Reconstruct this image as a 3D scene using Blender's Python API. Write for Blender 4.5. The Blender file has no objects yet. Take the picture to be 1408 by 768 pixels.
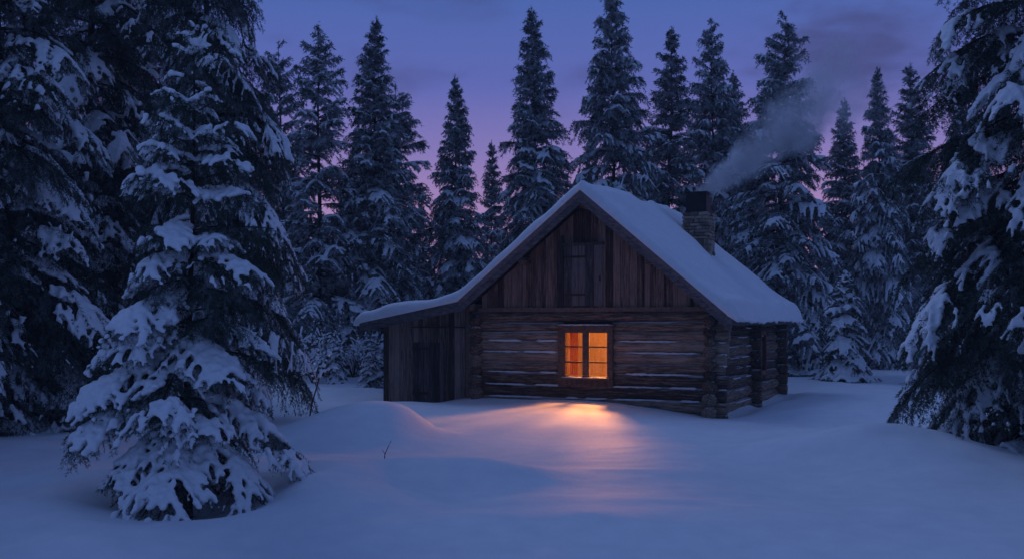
import bpy, bmesh, math, random
import numpy as np
from mathutils import Vector, Matrix

SC = bpy.context.scene
COL = SC.collection
R = math.radians

# ------------------------------------------------------------------ camera
F = 1500.0                      # focal length in pixels of the 1408 px wide photograph
HZ = 440.0                      # horizon row
CZ = 1.8                        # eye height over the snow
cam_d = bpy.data.cameras.new('camera')
cam_d.sensor_width = 36.0
cam_d.lens = 36.0 * F / 1408.0
cam_d.shift_y = (HZ - 384.0) / 1408.0
cam_d.clip_start = 0.1
cam_d.clip_end = 2000.0
cam = bpy.data.objects.new('camera', cam_d)
cam.location = (0, 0, CZ)
cam.rotation_euler = (R(90), 0, 0)
COL.objects.link(cam)
SC.camera = cam

# ------------------------------------------------------------------ sky, dusk
W = bpy.data.worlds.new('World')
SC.world = W
W.use_nodes = True
nt = W.node_tree
nt.nodes.clear()
def wn(t, **k):
    n = nt.nodes.new(t)
    for a, b in k.items():
        setattr(n, a, b)
    return n
tc = wn('ShaderNodeTexCoord')
sep = wn('ShaderNodeSeparateXYZ')
nt.links.new(tc.outputs['Generated'], sep.inputs[0])
ramp = wn('ShaderNodeValToRGB')
SKY = [(0.0, (.48, .25, .45)), (.10, (.41, .245, .50)), (.15, (.25, .195, .49)), (.21, (.115, .142, .455)),
       (.29, (.066, .130, .415)), (.45, (.046, .094, .290)), (1.0, (.046, .094, .272))]
cr = ramp.color_ramp
cr.elements[0].position, cr.elements[0].color = SKY[0][0], SKY[0][1] + (1,)
cr.elements[1].position, cr.elements[1].color = SKY[-1][0], SKY[-1][1] + (1,)
for p, c in SKY[1:-1]:
    e = cr.elements.new(p)
    e.color = c + (1,)
nt.links.new(sep.outputs['Z'], ramp.inputs['Fac'])
# the afterglow sits behind the cabin; the sky behind the camera is plain blue
mr = wn('ShaderNodeMapRange')
mr.inputs['From Min'].default_value = -.3
mr.inputs['From Max'].default_value = .6
nt.links.new(sep.outputs['Y'], mr.inputs['Value'])
mixg = wn('ShaderNodeMix', data_type='RGBA')
mixg.inputs['A'].default_value = (.063, .116, .305, 1)
nt.links.new(mr.outputs[0], mixg.inputs['Factor'])
nt.links.new(ramp.outputs['Color'], mixg.inputs['B'])
# thin streaks of dark evening cloud
mp = wn('ShaderNodeMapping')
mp.inputs['Scale'].default_value = (3.0, 3.0, 8.0)
mp.inputs['Location'].default_value = (.15, .0, .32)
nt.links.new(tc.outputs['Generated'], mp.inputs['Vector'])
cn = wn('ShaderNodeTexNoise')
cn.inputs['Scale'].default_value = 1.6
cn.inputs['Detail'].default_value = 4.0
cn.inputs['Roughness'].default_value = .5
nt.links.new(mp.outputs[0], cn.inputs['Vector'])
cr2 = wn('ShaderNodeMapRange', interpolation_type='SMOOTHSTEP')
cr2.inputs['From Min'].default_value = .58
cr2.inputs['From Max'].default_value = .74
cr2.inputs['To Max'].default_value = .5
nt.links.new(cn.outputs['Fac'], cr2.inputs['Value'])
cdv = wn('ShaderNodeVectorMath', operation='SUBTRACT')
cdv.inputs[1].default_value = (.285, .925, .225)
nt.links.new(tc.outputs['Generated'], cdv.inputs[0])
cds = wn('ShaderNodeVectorMath', operation='MULTIPLY')
cds.inputs[1].default_value = (9.5, 4.0, 17.0)
nt.links.new(cdv.outputs[0], cds.inputs[0])
cdl = wn('ShaderNodeVectorMath', operation='LENGTH')
nt.links.new(cds.outputs[0], cdl.inputs[0])
cn3 = wn('ShaderNodeTexNoise')
cn3.inputs['Scale'].default_value = 9.0
cn3.inputs['Detail'].default_value = 5.0
nt.links.new(mp.outputs[0], cn3.inputs['Vector'])
cda = wn('ShaderNodeMath', operation='MULTIPLY_ADD')
cda.inputs[1].default_value = 1.3
nt.links.new(cn3.outputs['Fac'], cda.inputs[0])
nt.links.new(cdl.outputs['Value'], cda.inputs[2])
cdm = wn('ShaderNodeMapRange', interpolation_type='SMOOTHSTEP')
cdm.inputs['From Min'].default_value = 1.75
cdm.inputs['From Max'].default_value = .60
cdm.inputs['To Max'].default_value = .8
nt.links.new(cda.outputs[0], cdm.inputs['Value'])
cmax = wn('ShaderNodeMath', operation='MAXIMUM')
nt.links.new(cdm.outputs[0], cmax.inputs[0])
nt.links.new(cr2.outputs[0], cmax.inputs[1])
mixc = wn('ShaderNodeMix', data_type='RGBA')
mixc.inputs['B'].default_value = (.052, .056, .165, 1)
nt.links.new(cmax.outputs[0], mixc.inputs['Factor'])
nt.links.new(mixg.outputs['Result'], mixc.inputs['A'])
nish = wn('ShaderNodeTexSky', sky_type='NISHITA', sun_disc=False)
nish.sun_elevation = R(-2.0)
nish.sun_rotation = R(15)
bg = wn('ShaderNodeBackground')
bg.inputs['Strength'].default_value = 1.0
nt.links.new(mixc.outputs['Result'], bg.inputs['Color'])
bg2 = wn('ShaderNodeBackground')
bg2.inputs['Strength'].default_value = 0.01
nt.links.new(nish.outputs[0], bg2.inputs['Color'])
adds = wn('ShaderNodeAddShader')
nt.links.new(bg.outputs[0], adds.inputs[0])
nt.links.new(bg2.outputs[0], adds.inputs[1])
wo = wn('ShaderNodeOutputWorld')
nt.links.new(adds.outputs[0], wo.inputs['Surface'])

# a very weak, very soft last light from the open sky over the clearing
sun_d = bpy.data.lights.new('sun', 'SUN')
sun_d.energy = 0.52
sun_d.angle = R(28)
sun_d.color = (.36, .52, 1.0)
sun = bpy.data.objects.new('sun', sun_d)
sun.rotation_euler = (R(-36), R(-30), 0)
sun.location = (-10, -10, 30)
COL.objects.link(sun)

SC.view_settings.view_transform = 'Standard'
SC.view_settings.look = 'None'
SC.view_settings.exposure = 0.0
SC.view_settings.gamma = 1.0
SC.view_settings.use_curve_mapping = False
SC.cycles.use_denoising = True
SC.cycles.max_bounces = 6
SC.cycles.diffuse_bounces = 3
SC.cycles.transparent_max_bounces = 12
SC.cycles.volume_bounces = 1
SC.cycles.volume_step_rate = 1.0

# ------------------------------------------------------------------ helpers
def tag(o, label=None, cat=None, group=None, kind=None):
    if label: o['label'] = label
    if cat: o['category'] = cat
    if group: o['group'] = group
    if kind: o['kind'] = kind
    return o

def empty(name, loc, rz=0.0, parent=None):
    o = bpy.data.objects.new(name, None)
    o.empty_display_size = .2
    o.location = loc
    o.rotation_euler = (0, 0, rz)
    o.parent = parent
    COL.objects.link(o)
    return o

def link(name, me, mat, parent=None):
    o = bpy.data.objects.new(name, me)
    if mat is not None and not me.materials:
        me.materials.append(mat)
    o.parent = parent
    COL.objects.link(o)
    return o

def np_mesh(name, V, Fc, smooth=False):
    """V (n,3), Fc (m,k) with one k for all faces"""
    V = np.asarray(V, np.float32)
    Fc = np.asarray(Fc, np.int32)
    me = bpy.data.meshes.new(name)
    m, k = Fc.shape
    me.vertices.add(len(V))
    me.vertices.foreach_set('co', V.ravel())
    me.loops.add(m * k)
    me.loops.foreach_set('vertex_index', Fc.ravel())
    me.polygons.add(m)
    me.polygons.foreach_set('loop_start', np.arange(0, m * k, k, dtype=np.int32))
    me.polygons.foreach_set('loop_total', np.full(m, k, np.int32))
    if smooth:
        me.polygons.foreach_set('use_smooth', np.ones(m, bool))
    me.update(calc_edges=True)
    return me

class MB:
    def __init__(s):
        s.v, s.f, s.t = [], [], []
    def add(s, vs, fs, tint=.5):
        b = len(s.v)
        s.v += [tuple(p) for p in vs]
        s.t += [tint] * len(vs)
        s.f += [tuple(i + b for i in f) for f in fs]
    def box(s, x0, x1, y0, y1, z0, z1, tint=.5, jit=0.0, rng=random):
        j = lambda: rng.uniform(-jit, jit)
        vs = [(x + j(), y + j(), z + j()) for z in (z0, z1) for y in (y0, y1) for x in (x0, x1)]
        s.add(vs, [(0, 2, 3, 1), (4, 5, 7, 6), (0, 1, 5, 4), (2, 6, 7, 3), (0, 4, 6, 2), (1, 3, 7, 5)], tint)
    def prism(s, poly, y0, y1, tint=.5):
        """poly: (x, z) outline, counter-clockwise seen from -y"""
        n = len(poly)
        vs = [(x, y0, z) for x, z in poly] + [(x, y1, z) for x, z in poly]
        fs = [tuple(range(n)), tuple(range(2 * n - 1, n - 1, -1))]
        fs += [(i, n + i, n + (i + 1) % n, (i + 1) % n) for i in range(n)]
        s.add(vs, fs, tint)
    def tube(s, pts, rad, n=8, tint=.5, lump=0.0, rng=random, flat=1.0):
        pts = [Vector(p) for p in pts]
        b = []
        prev = None
        for i, p in enumerate(pts):
            d = (pts[min(i + 1, len(pts) - 1)] - pts[max(i - 1, 0)]).normalized()
            up = Vector((0, 0, 1)) if abs(d.z) < .9 else Vector((0, 1, 0))
            sx = d.cross(up).normalized()
            sz = sx.cross(d).normalized()
            r = rad[i] if hasattr(rad, '__len__') else rad
            for k in range(n):
                a = 2 * math.pi * k / n
                q = r * (1 + rng.uniform(-lump, lump))
                b.append(p + sx * math.cos(a) * q + sz * math.sin(a) * q * flat)
        fs = []
        for i in range(len(pts) - 1):
            for k in range(n):
                k2 = (k + 1) % n
                fs.append((i * n + k, i * n + k2, (i + 1) * n + k2, (i + 1) * n + k))
        fs.append(tuple(range(n - 1, -1, -1)))
        fs.append(tuple((len(pts) - 1) * n + k for k in range(n)))
        s.add(b, fs, tint)
    def build(s, name, mat, parent=None, smooth=False):
        me = bpy.data.meshes.new(name)
        me.from_pydata(s.v, [], s.f)
        ca = me.attributes.new('tint', 'FLOAT', 'POINT')
        ca.data.foreach_set('value', np.array(s.t, np.float32))
        if smooth:
            me.polygons.foreach_set('use_smooth', np.ones(len(s.f), bool))
        me.update()
        return link(name, me, mat, parent)

# 2D value noise, numpy
_tab = np.random.RandomState(7).rand(256, 256).astype(np.float32)
def vnoise(x, y):
    xi, yi = np.floor(x).astype(int), np.floor(y).astype(int)
    fx, fy = x - xi, y - yi
    fx, fy = fx * fx * fx * (fx * (fx * 6 - 15) + 10), fy * fy * fy * (fy * (fy * 6 - 15) + 10)
    g = lambda a, b: _tab[a % 256, b % 256]
    return ((g(xi, yi) * (1 - fx) + g(xi + 1, yi) * fx) * (1 - fy) + (g(xi, yi + 1) * (1 - fx) + g(xi + 1, yi + 1) * fx) * fy) * 2 - 1

# ------------------------------------------------------------------ materials
def newmat(name):
    m = bpy.data.materials.new(name)
    m.use_nodes = True
    t = m.node_tree
    b = t.nodes['Principled BSDF']
    return m, t, b

def mnode(t, typ, **k):
    n = t.nodes.new(typ)
    for a, b in k.items():
        setattr(n, a, b)
    return n

def snow_mat(name, scale, bump):
    m, t, b = newmat(name)
    co = mnode(t, 'ShaderNodeTexCoord')
    n1 = mnode(t, 'ShaderNodeTexNoise')
    n1.inputs['Scale'].default_value = scale
    n1.inputs['Detail'].default_value = 6
    n1.inputs['Roughness'].default_value = .62
    t.links.new(co.outputs['Object'], n1.inputs['Vector'])
    r = mnode(t, 'ShaderNodeValToRGB')
    r.color_ramp.elements[0].color = (.80, .82, .86, 1)
    r.color_ramp.elements[1].color = (.90, .91, .93, 1)
    r.color_ramp.elements[0].position = .3
    r.color_ramp.elements[1].position = .7
    t.links.new(n1.outputs['Fac'], r.inputs['Fac'])
    t.links.new(r.outputs[0], b.inputs['Base Color'])
    b.inputs['Roughness'].default_value = .62
    b.inputs['Specular IOR Level'].default_value = .25
    bu = mnode(t, 'ShaderNodeBump')
    bu.inputs['Strength'].default_value = bump
    bu.inputs['Distance'].default_value = .05
    t.links.new(n1.outputs['Fac'], bu.inputs['Height'])
    t.links.new(bu.outputs[0], b.inputs['Normal'])
    return m
M_GROUND = snow_mat('ground_snow', 3.0, .22)
def grain(mat):
    t = mat.node_tree; b = t.nodes['Principled BSDF']
    old = b.inputs['Normal'].links[0].from_socket
    co = mnode(t, 'ShaderNodeTexCoord')
    n = mnode(t, 'ShaderNodeTexNoise'); n.inputs['Scale'].default_value = 38; n.inputs['Detail'].default_value = 5; n.inputs['Roughness'].default_value = .7
    t.links.new(co.outputs['Object'], n.inputs['Vector'])
    u = mnode(t, 'ShaderNodeBump'); u.inputs['Strength'].default_value = .35; u.inputs['Distance'].default_value = .012
    t.links.new(n.outputs['Fac'], u.inputs['Height']); t.links.new(old, u.inputs['Normal']); t.links.new(u.outputs[0], b.inputs['Normal'])
grain(M_GROUND)
M_SNOW = snow_mat('clump_snow', 14.0, .5)
M_ROOFSNOW = snow_mat('roof_snow', 7.0, .3)

def wood_mat(name, stretch, dark, mid, light, frost=0.0, bump=.6):
    m, t, b = newmat(name)
    co = mnode(t, 'ShaderNodeTexCoord')
    mp_ = mnode(t, 'ShaderNodeMapping')
    mp_.inputs['Scale'].default_value = stretch
    t.links.new(co.outputs['Object'], mp_.inputs['Vector'])
    at = mnode(t, 'ShaderNodeAttribute', attribute_name='tint')
    ofs = mnode(t, 'ShaderNodeVectorMath', operation='MULTIPLY_ADD')
    comb = mnode(t, 'ShaderNodeCombineXYZ')
    for i in range(3):
        t.links.new(at.outputs['Fac'], comb.inputs[i])
    ofs.inputs[1].default_value = (37, 41, 53)
    t.links.new(comb.outputs[0], ofs.inputs[0])
    t.links.new(mp_.outputs[0], ofs.inputs[2])
    n1 = mnode(t, 'ShaderNodeTexNoise')
    n1.inputs['Scale'].default_value = 5
    n1.inputs['Detail'].default_value = 8
    n1.inputs['Roughness'].default_value = .68
    t.links.new(ofs.outputs[0], n1.inputs['Vector'])
    add = mnode(t, 'ShaderNodeMath', operation='MULTIPLY_ADD')
    add.inputs[1].default_value = .42
    t.links.new(at.outputs['Fac'], add.inputs[0])
    sub = mnode(t, 'ShaderNodeMath', operation='SUBTRACT')
    sub.inputs[1].default_value = .21
    t.links.new(n1.outputs['Fac'], sub.inputs[0])
    t.links.new(sub.outputs[0], add.inputs[2])
    r = mnode(t, 'ShaderNodeValToRGB')
    r.color_ramp.elements[0].position = .36
    r.color_ramp.elements[0].color = dark + (1,)
    r.color_ramp.elements[1].position = .66
    r.color_ramp.elements[1].color = light + (1,)
    e = r.color_ramp.elements.new(.5)
    e.color = mid + (1,)
    n3 = mnode(t, 'ShaderNodeTexNoise')
    n3.inputs['Scale'].default_value = 22
    n3.inputs['Detail'].default_value = 4
    t.links.new(ofs.outputs[0], n3.inputs['Vector'])
    ad3 = mnode(t, 'ShaderNodeMath', operation='MULTIPLY_ADD')
    ad3.inputs[1].default_value = .35
    ad3.inputs[2].default_value = -.175
    t.links.new(n3.outputs['Fac'], ad3.inputs[0])
    ad4 = mnode(t, 'ShaderNodeMath', operation='ADD')
    t.links.new(add.outputs[0], ad4.inputs[0]); t.links.new(ad3.outputs[0], ad4.inputs[1])
    t.links.new(ad4.outputs[0], r.inputs['Fac'])
    last = r.outputs[0]
    b.inputs['Roughness'].default_value = .8
    b.inputs['Specular IOR Level'].default_value = .2
    if frost > 0:
        ge = mnode(t, 'ShaderNodeNewGeometry')
        sx = mnode(t, 'ShaderNodeSeparateXYZ')
        t.links.new(ge.outputs['Normal'], sx.inputs[0])
        n2 = mnode(t, 'ShaderNodeTexNoise')
        n2.inputs['Scale'].default_value = 2.2
        n2.inputs['Detail'].default_value = 7
        n2.inputs['Roughness'].default_value = .7
        t.links.new(ofs.outputs[0], n2.inputs['Vector'])
        ad = mnode(t, 'ShaderNodeMath', operation='MULTIPLY_ADD')
        ad.inputs[1].default_value = .55
        t.links.new(sx.outputs['Z'], ad.inputs[0])
        t.links.new(n2.outputs['Fac'], ad.inputs[2])
        mr_ = mnode(t, 'ShaderNodeMapRange', interpolation_type='SMOOTHSTEP')
        mr_.inputs['From Min'].default_value = .86
        mr_.inputs['From Max'].default_value = 1.0
        mr_.inputs['To Max'].default_value = frost
        t.links.new(ad.outputs[0], mr_.inputs['Value'])
        mx = mnode(t, 'ShaderNodeMix', data_type='RGBA')
        mx.inputs['B'].default_value = (.62, .65, .70, 1)
        t.links.new(mr_.outputs[0], mx.inputs['Factor'])
        t.links.new(last, mx.inputs['A'])
        last = mx.outputs['Result']
    t.links.new(last, b.inputs['Base Color'])
    bu = mnode(t, 'ShaderNodeBump')
    bu.inputs['Strength'].default_value = bump
    bu.inputs['Distance'].default_value = .02
    t.links.new(n1.outputs['Fac'], bu.inputs['Height'])
    t.links.new(bu.outputs[0], b.inputs['Normal'])
    return m
LOGC = ((.04, .026, .018), (.19, .125, .085), (.42, .31, .23))
M_LOGU = wood_mat('weathered_log_across', (.5, 7, 7), *LOGC, frost=.8)
M_LOGV = wood_mat('weathered_log_along', (7, .5, 7), *LOGC, frost=.8)
M_PLANK = wood_mat('gable_plank', (9, 9, .45), (.030, .020, .016), (.135, .083, .060), (.30, .20, .155))
M_GREYPLANK = wood_mat('grey_plank', (9, 9, .45), (.025, .022, .022), (.075, .066, .063), (.18, .155, .145))
M_SHEDPLANK = wood_mat('shed_plank', (9, 9, .45), (.035, .027, .022), (.16, .118, .094), (.34, .26, .21))
M_TRIM = wood_mat('window_trim', (3, 3, 3), (.07, .04, .027), (.14, .085, .058), (.22, .14, .10), bump=.3)
M_BARGE = wood_mat('grey_barge_board', (1.2, 4, 4), (.05, .045, .048), (.11, .10, .105), (.19, .175, .18))
M_RED = wood_mat('red_trim', (6, 6, .6), (.12, .035, .025), (.20, .06, .045), (.28, .11, .08), bump=.3)
M_INT = wood_mat('interior_boards', (8, 8, .5), (.075, .046, .023), (.105, .068, .036), (.14, .094, .052), bump=.2)
M_BARK = wood_mat('bark', (5, 5, 1.6), (.025, .018, .014), (.06, .045, .036), (.11, .085, .07), bump=1.0)

def simple(name, c, rough=.7, metal=0.0, spec=.3):
    m, t, b = newmat(name)
    b.inputs['Roughness'].default_value = rough
    b.inputs['Metallic'].default_value = metal
    b.inputs['Specular IOR Level'].default_value = spec
    co = mnode(t, 'ShaderNodeTexCoord')
    n = mnode(t, 'ShaderNodeTexNoise')
    n.inputs['Scale'].default_value = 9
    n.inputs['Detail'].default_value = 5
    t.links.new(co.outputs['Object'], n.inputs['Vector'])
    mx = mnode(t, 'ShaderNodeMix', data_type='RGBA')
    mx.inputs['A'].default_value = tuple(v * .65 for v in c) + (1,)
    mx.inputs['B'].default_value = tuple(min(1, v * 1.35) for v in c) + (1,)
    t.links.new(n.outputs['Fac'], mx.inputs['Factor'])
    t.links.new(mx.outputs['Result'], b.inputs['Base Color'])
    return m
M_NEEDLE = simple('spruce_needles', (.036, .055, .042), .7, 0, .2)
M_NEEDLE2 = simple('frosted_spruce_needles', (.036, .055, .042), .7, 0, .2)
def frost_needles(mat, amt, lo=.46):
    t = mat.node_tree; b = t.nodes['Principled BSDF']
    src = b.inputs['Base Color'].links[0].from_socket
    co = mnode(t, 'ShaderNodeTexCoord')
    n = mnode(t, 'ShaderNodeTexNoise'); n.inputs['Scale'].default_value = 4.5; n.inputs['Detail'].default_value = 3
    t.links.new(co.outputs['Object'], n.inputs['Vector'])
    m = mnode(t, 'ShaderNodeMapRange', interpolation_type='SMOOTHSTEP')
    m.inputs['From Min'].default_value = lo; m.inputs['From Max'].default_value = lo + .2; m.inputs['To Max'].default_value = amt
    t.links.new(n.outputs['Fac'], m.inputs['Value'])
    mx = mnode(t, 'ShaderNodeMix', data_type='RGBA'); mx.inputs['B'].default_value = (.42, .45, .48, 1)
    t.links.new(m.outputs[0], mx.inputs['Factor']); t.links.new(src, mx.inputs['A'])
    t.links.new(mx.outputs['Result'], b.inputs['Base Color'])
frost_needles(M_NEEDLE, .30)
frost_needles(M_NEEDLE2, .80, .40)
M_METAL = simple('sooty_metal', (.02, .02, .022), .55, .6)
M_IRON = simple('rusty_iron', (.05, .035, .03), .6, .5)
M_CURTAIN = simple('curtain_cloth', (.24, .105, .05), .9)
_t = M_CURTAIN.node_tree
_tl = mnode(_t, 'ShaderNodeBsdfTranslucent'); _tl.inputs['Color'].default_value = (.26, .125, .06, 1)
_mx = mnode(_t, 'ShaderNodeMixShader'); _mx.inputs[0].default_value = .5
_t.links.new(_t.nodes['Principled BSDF'].outputs[0], _mx.inputs[1]); _t.links.new(_tl.outputs[0], _mx.inputs[2])
_t.links.new(_mx.outputs[0], _t.nodes['Material Output'].inputs['Surface'])

def stone_mat():
    m, t, b = newmat('chimney_stone')
    co = mnode(t, 'ShaderNodeTexCoord')
    n = mnode(t, 'ShaderNodeTexNoise')
    n.inputs['Scale'].default_value = 7
    n.inputs['Detail'].default_value = 8
    n.inputs['Roughness'].default_value = .7
    t.links.new(co.outputs['Object'], n.inputs['Vector'])
    at = mnode(t, 'ShaderNodeAttribute', attribute_name='tint')
    ad = mnode(t, 'ShaderNodeMath', operation='MULTIPLY_ADD')
    ad.inputs[1].default_value = .6
    t.links.new(at.outputs['Fac'], ad.inputs[0])
    t.links.new(n.outputs['Fac'], ad.inputs[2])
    r = mnode(t, 'ShaderNodeValToRGB')
    r.color_ramp.elements[0].position = .4
    r.color_ramp.elements[0].color = (.085, .065, .05, 1)
    r.color_ramp.elements[1].position = 1.0
    r.color_ramp.elements[1].color = (.36, .28, .21, 1)
    t.links.new(ad.outputs[0], r.inputs['Fac'])
    t.links.new(r.outputs[0], b.inputs['Base Color'])
    b.inputs['Roughness'].default_value = .9
    bu = mnode(t, 'ShaderNodeBump')
    bu.inputs['Strength'].default_value = .8
    bu.inputs['Distance'].default_value = .03
    t.links.new(n.outputs['Fac'], bu.inputs['Height'])
    t.links.new(bu.outputs[0], b.inputs['Normal'])
    return m
M_STONE = stone_mat()

def glass_mat():
    m = bpy.data.materials.new('window_glass')
    m.use_nodes = True
    t = m.node_tree
    t.nodes.clear()
    tr = mnode(t, 'ShaderNodeBsdfTransparent')
    tr.inputs['Color'].default_value = (.95, .95, .94, 1)
    gl = mnode(t, 'ShaderNodeBsdfGlossy')
    gl.inputs['Roughness'].default_value = .03
    fr = mnode(t, 'ShaderNodeFresnel')
    fr.inputs['IOR'].default_value = 1.45
    mx = mnode(t, 'ShaderNodeMixShader')
    t.links.new(fr.outputs[0], mx.inputs[0])
    t.links.new(tr.outputs[0], mx.inputs[1])
    t.links.new(gl.outputs[0], mx.inputs[2])
    o = mnode(t, 'ShaderNodeOutputMaterial')
    t.links.new(mx.outputs[0], o.inputs['Surface'])
    return m
M_GLASS = glass_mat()

# ------------------------------------------------------------------ ground
TH = R(24)
CO = (1.63, 23.1)               # middle of the front wall
CU = (math.cos(TH), -math.sin(TH))
CV = (math.sin(TH), math.cos(TH))
def cab(u, v):
    return CO[0] + CU[0] * u + CV[0] * v, CO[1] + CU[1] * u + CV[1] * v
HERO = (-3.08, 10.4)

def gh(x, y):
    x = np.asarray(x, float); y = np.asarray(y, float)
    def g(cx, cy, sx, sy, h, rot=0.0, p=1.0):
        dx, dy = x - cx + .30 * vnoise(x * .8 + cx, y * .8 + cy), y - cy + .30 * vnoise(x * .7 + cy, y * .9 + 3.3)
        c, s = math.cos(rot), math.sin(rot)
        a, b = (dx * c + dy * s) / sx, (-dx * s + dy * c) / sy
        return h * np.exp(-(a * a + b * b) ** p / 2)
    z = np.zeros_like(x)
    fade = np.exp(-((x / 60) ** 2 + ((y - 20) / 60) ** 2))
    _u = (x - CO[0]) * CU[0] + (y - CO[1]) * CU[1]
    _v = (x - CO[0]) * CV[0] + (y - CO[1]) * CV[1]
    calm = 1 - .92 * np.exp(-((_u - .4) / 3.0) ** 4 - ((_v + 6.0) / 7.0) ** 4)
    fade = fade * calm
    z += (.12 * vnoise(x * .22 + 3.1, y * .22 + 8.7) + .075 * vnoise(x * .5 + 11.3, y * .62 + 1.9)
          + .022 * vnoise(x * 1.2 + 5.3, y * 1.9 + 9.1) + .010 * vnoise(x * 2.6 + 1.3, y * 4.6 + 4.1)) * fade
    z += g(-2.35, 16.6, .8, .95, .56, 0, 1.25)              # mounds in the clearing
    z += g(-.75, 12.2, .70, .50, .26, .2, 1.1)
    z += g(4.7, 14.3, 1.2, .75, .42, -.2, 1.2)
    z += g(2.9, 17.6, 1.6, .9, .08, -.2)
    z += g(-4.6, 13.2, 1.6, 1.2, .14)
    z += g(6.6, 22.6, 1.3, 1.8, .14, -.3)                   # bank beside the right wall
    z += g(-1.9, 11.4, .6, 1.2, .20, .25)
    z += g(1.2, 9.6, 2.2, .8, .10, .15)
    z += g(6.0, 10.6, 1.8, .9, .12, -.2)
    # snow piled against the walls
    du, dv = x - CO[0], y - CO[1]
    u = du * CU[0] + dv * CU[1]
    v = du * CV[0] + dv * CV[1]
    z += .10 * np.exp(-((u + .1) / 2.2) ** 2 - ((v + .2) / 2.4) ** 2)
    z += -.12 * np.exp(-((u - 2.9) / 1.0) ** 2 - ((v + .1) / 1.0) ** 2)
    z += -.16 * np.exp(-((u + 4.3) / 1.1) ** 2 - ((v + .2) / .9) ** 2)
    z += -.16 * np.exp(-((u - 3.0) / .35) ** 2) / (1 + np.exp(-(v - .3) * 5)) * np.exp(-(np.maximum(v - 6, 0) / 1.0) ** 2)
    # snow well round the young spruce
    r = np.hypot(x - HERO[0], (y - HERO[1]))
    rw = r * (1 + .22 * vnoise(x * 1.3 + 4.4, y * 1.3 + 2.2))
    z += -.17 * np.exp(-(rw / .75) ** 2) + .09 * np.exp(-((rw - 1.4) / .5) ** 2)
    # the forest floor behind rises a little
    z += .35 / (1 + np.exp(-(y - 46) / 3.0))
    return z

def axis(lo, hi, step, far, n):
    core = np.arange(lo, hi + 1e-6, step)
    k = (np.linspace(0, 1, n + 1)[1:]) ** 2.4
    return np.concatenate([(lo - k * far)[::-1], core, hi + k * far])
xs = axis(-17, 17, .11, 500, 22)
ys = axis(3.0, 46, .11, 500, 22)
GX, GY = np.meshgrid(xs, ys)
GZ = gh(GX, GY)
nx, ny = len(xs), len(ys)
idx = np.arange(nx * ny).reshape(ny, nx)
FQ = np.stack([idx[:-1, :-1], idx[:-1, 1:], idx[1:, 1:], idx[1:, :-1]], -1).reshape(-1, 4)
gme = np_mesh('ground', np.stack([GX, GY, GZ], -1).reshape(-1, 3), FQ, True)
ground = link('ground', gme, M_GROUND)
tag(ground, 'smooth blue-lit snow covering the clearing', 'snow', kind='structure')

# ------------------------------------------------------------------ the cabin
rng = random.Random(3)
cabin = empty('log_cabin', (CO[0], CO[1], 0), -TH)
tag(cabin, 'old log cabin under a snowy gable roof with one lit window', 'cabin')

ZB = [-.40, -.10, .156, .42, .69, .90, 1.13, 1.37, 1.57, 1.77, 1.99]    # log courses
UW = 2.62
LV = 6.8
WIN = (-.66, .56, .40, 1.67)        # outer casing of the front window
PANE = (-.555, .455, .59, 1.57)     # opening

def log(mb, p0, p1, r, tint):
    p0, p1 = Vector(p0), Vector(p1)
    n = max(3, int((p1 - p0).length / .16))
    ph = [rng.uniform(0, 6.3) for _ in range(4)]
    pts, rad = [], []
    L = (p1 - p0).length
    for i in range(n + 1):
        s = L * i / n
        p = p0.lerp(p1, i / n)
        p = p + Vector((0, .010 * math.sin(s * 1.1 + ph[0]) if abs(p1.x - p0.x) > abs(p1.y - p0.y) else 0, .012 * math.sin(s * 1.7 + ph[1])))
        pts.append(p)
        rad.append(r * (1 + .035 * math.sin(s * 2.3 + ph[2]) + .02 * math.sin(s * 6.1 + ph[3]) + rng.uniform(-.012, .012)))
    mb.tube(pts, rad, 14, tint, .018, rng)

front = MB(); snowl = None
class Each(list):
    def build(s, name, mat, parent, smooth=False):
        for m in s: m.build(name, mat, parent, smooth)
    def new(s):
        s.append(MB()); return s[-1]
def ledge(mb, p0, p1, w, h):
    if isinstance(mb, Each): mb = mb.new()
    p0, p1 = Vector(p0), Vector(p1)
    L = (p1 - p0).length
    n = max(4, int(L / .07))
    pts, rad = [], []
    for i in range(n + 1):
        t = i / n
        pts.append(p0.lerp(p1, t) + Vector((0, rng.uniform(-.008, .008), rng.uniform(-.004, .004))))
        rad.append(w * (min(1, t * 7, (1 - t) * 7) ** .5 * rng.uniform(.65, 1.1) + .02))
    mb.tube(pts, rad, 8, .5, .1, rng, h)
snowl = Each()
for i in range(len(ZB) - 1):
    z0, z1 = ZB[i], ZB[i + 1]
    zc, r = (z0 + z1) / 2, (z1 - z0) / 2 * 1.07
    t = rng.uniform(.2, .85)
    e0, e1 = -UW - rng.uniform(.14, .2), UW + rng.uniform(.26, .36)
    if z1 > WIN[2] + .08 and z0 < WIN[3] - .08:
        log(front, (e0, r * .55, zc), (WIN[0] + .05, r * .55, zc), r, t)
        log(front, (WIN[1] - .05, r * .55, zc), (e1, r * .55, zc), r, t)
        spans = [(e0 + .2, WIN[0] - .03), (WIN[1] + .03, UW - .2)]
    else:
        log(front, (e0, r * .55, zc), (e1, r * .55, zc), r, t)
        spans = [(e0 + .2, -.2), (-.1, UW - .2)]
    if i in (1, 2, 3, 5, 6):
        for a, b in spans:
            x = a + rng.uniform(0, .25)
            while x < b - .3:
                x2 = min(b, x + rng.uniform(.5, 1.9))
                ledge(snowl, (x, -r * .30, z1 - .004), (x2, -r * .30, z1 - .004), rng.uniform(.036, .06), .5)
                x = x2 + rng.uniform(.0, .5)
fw = front.build('log_wall', M_LOGU, cabin, True)
snowl.build('snow_ledge', M_SNOW, fw, True)

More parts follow.
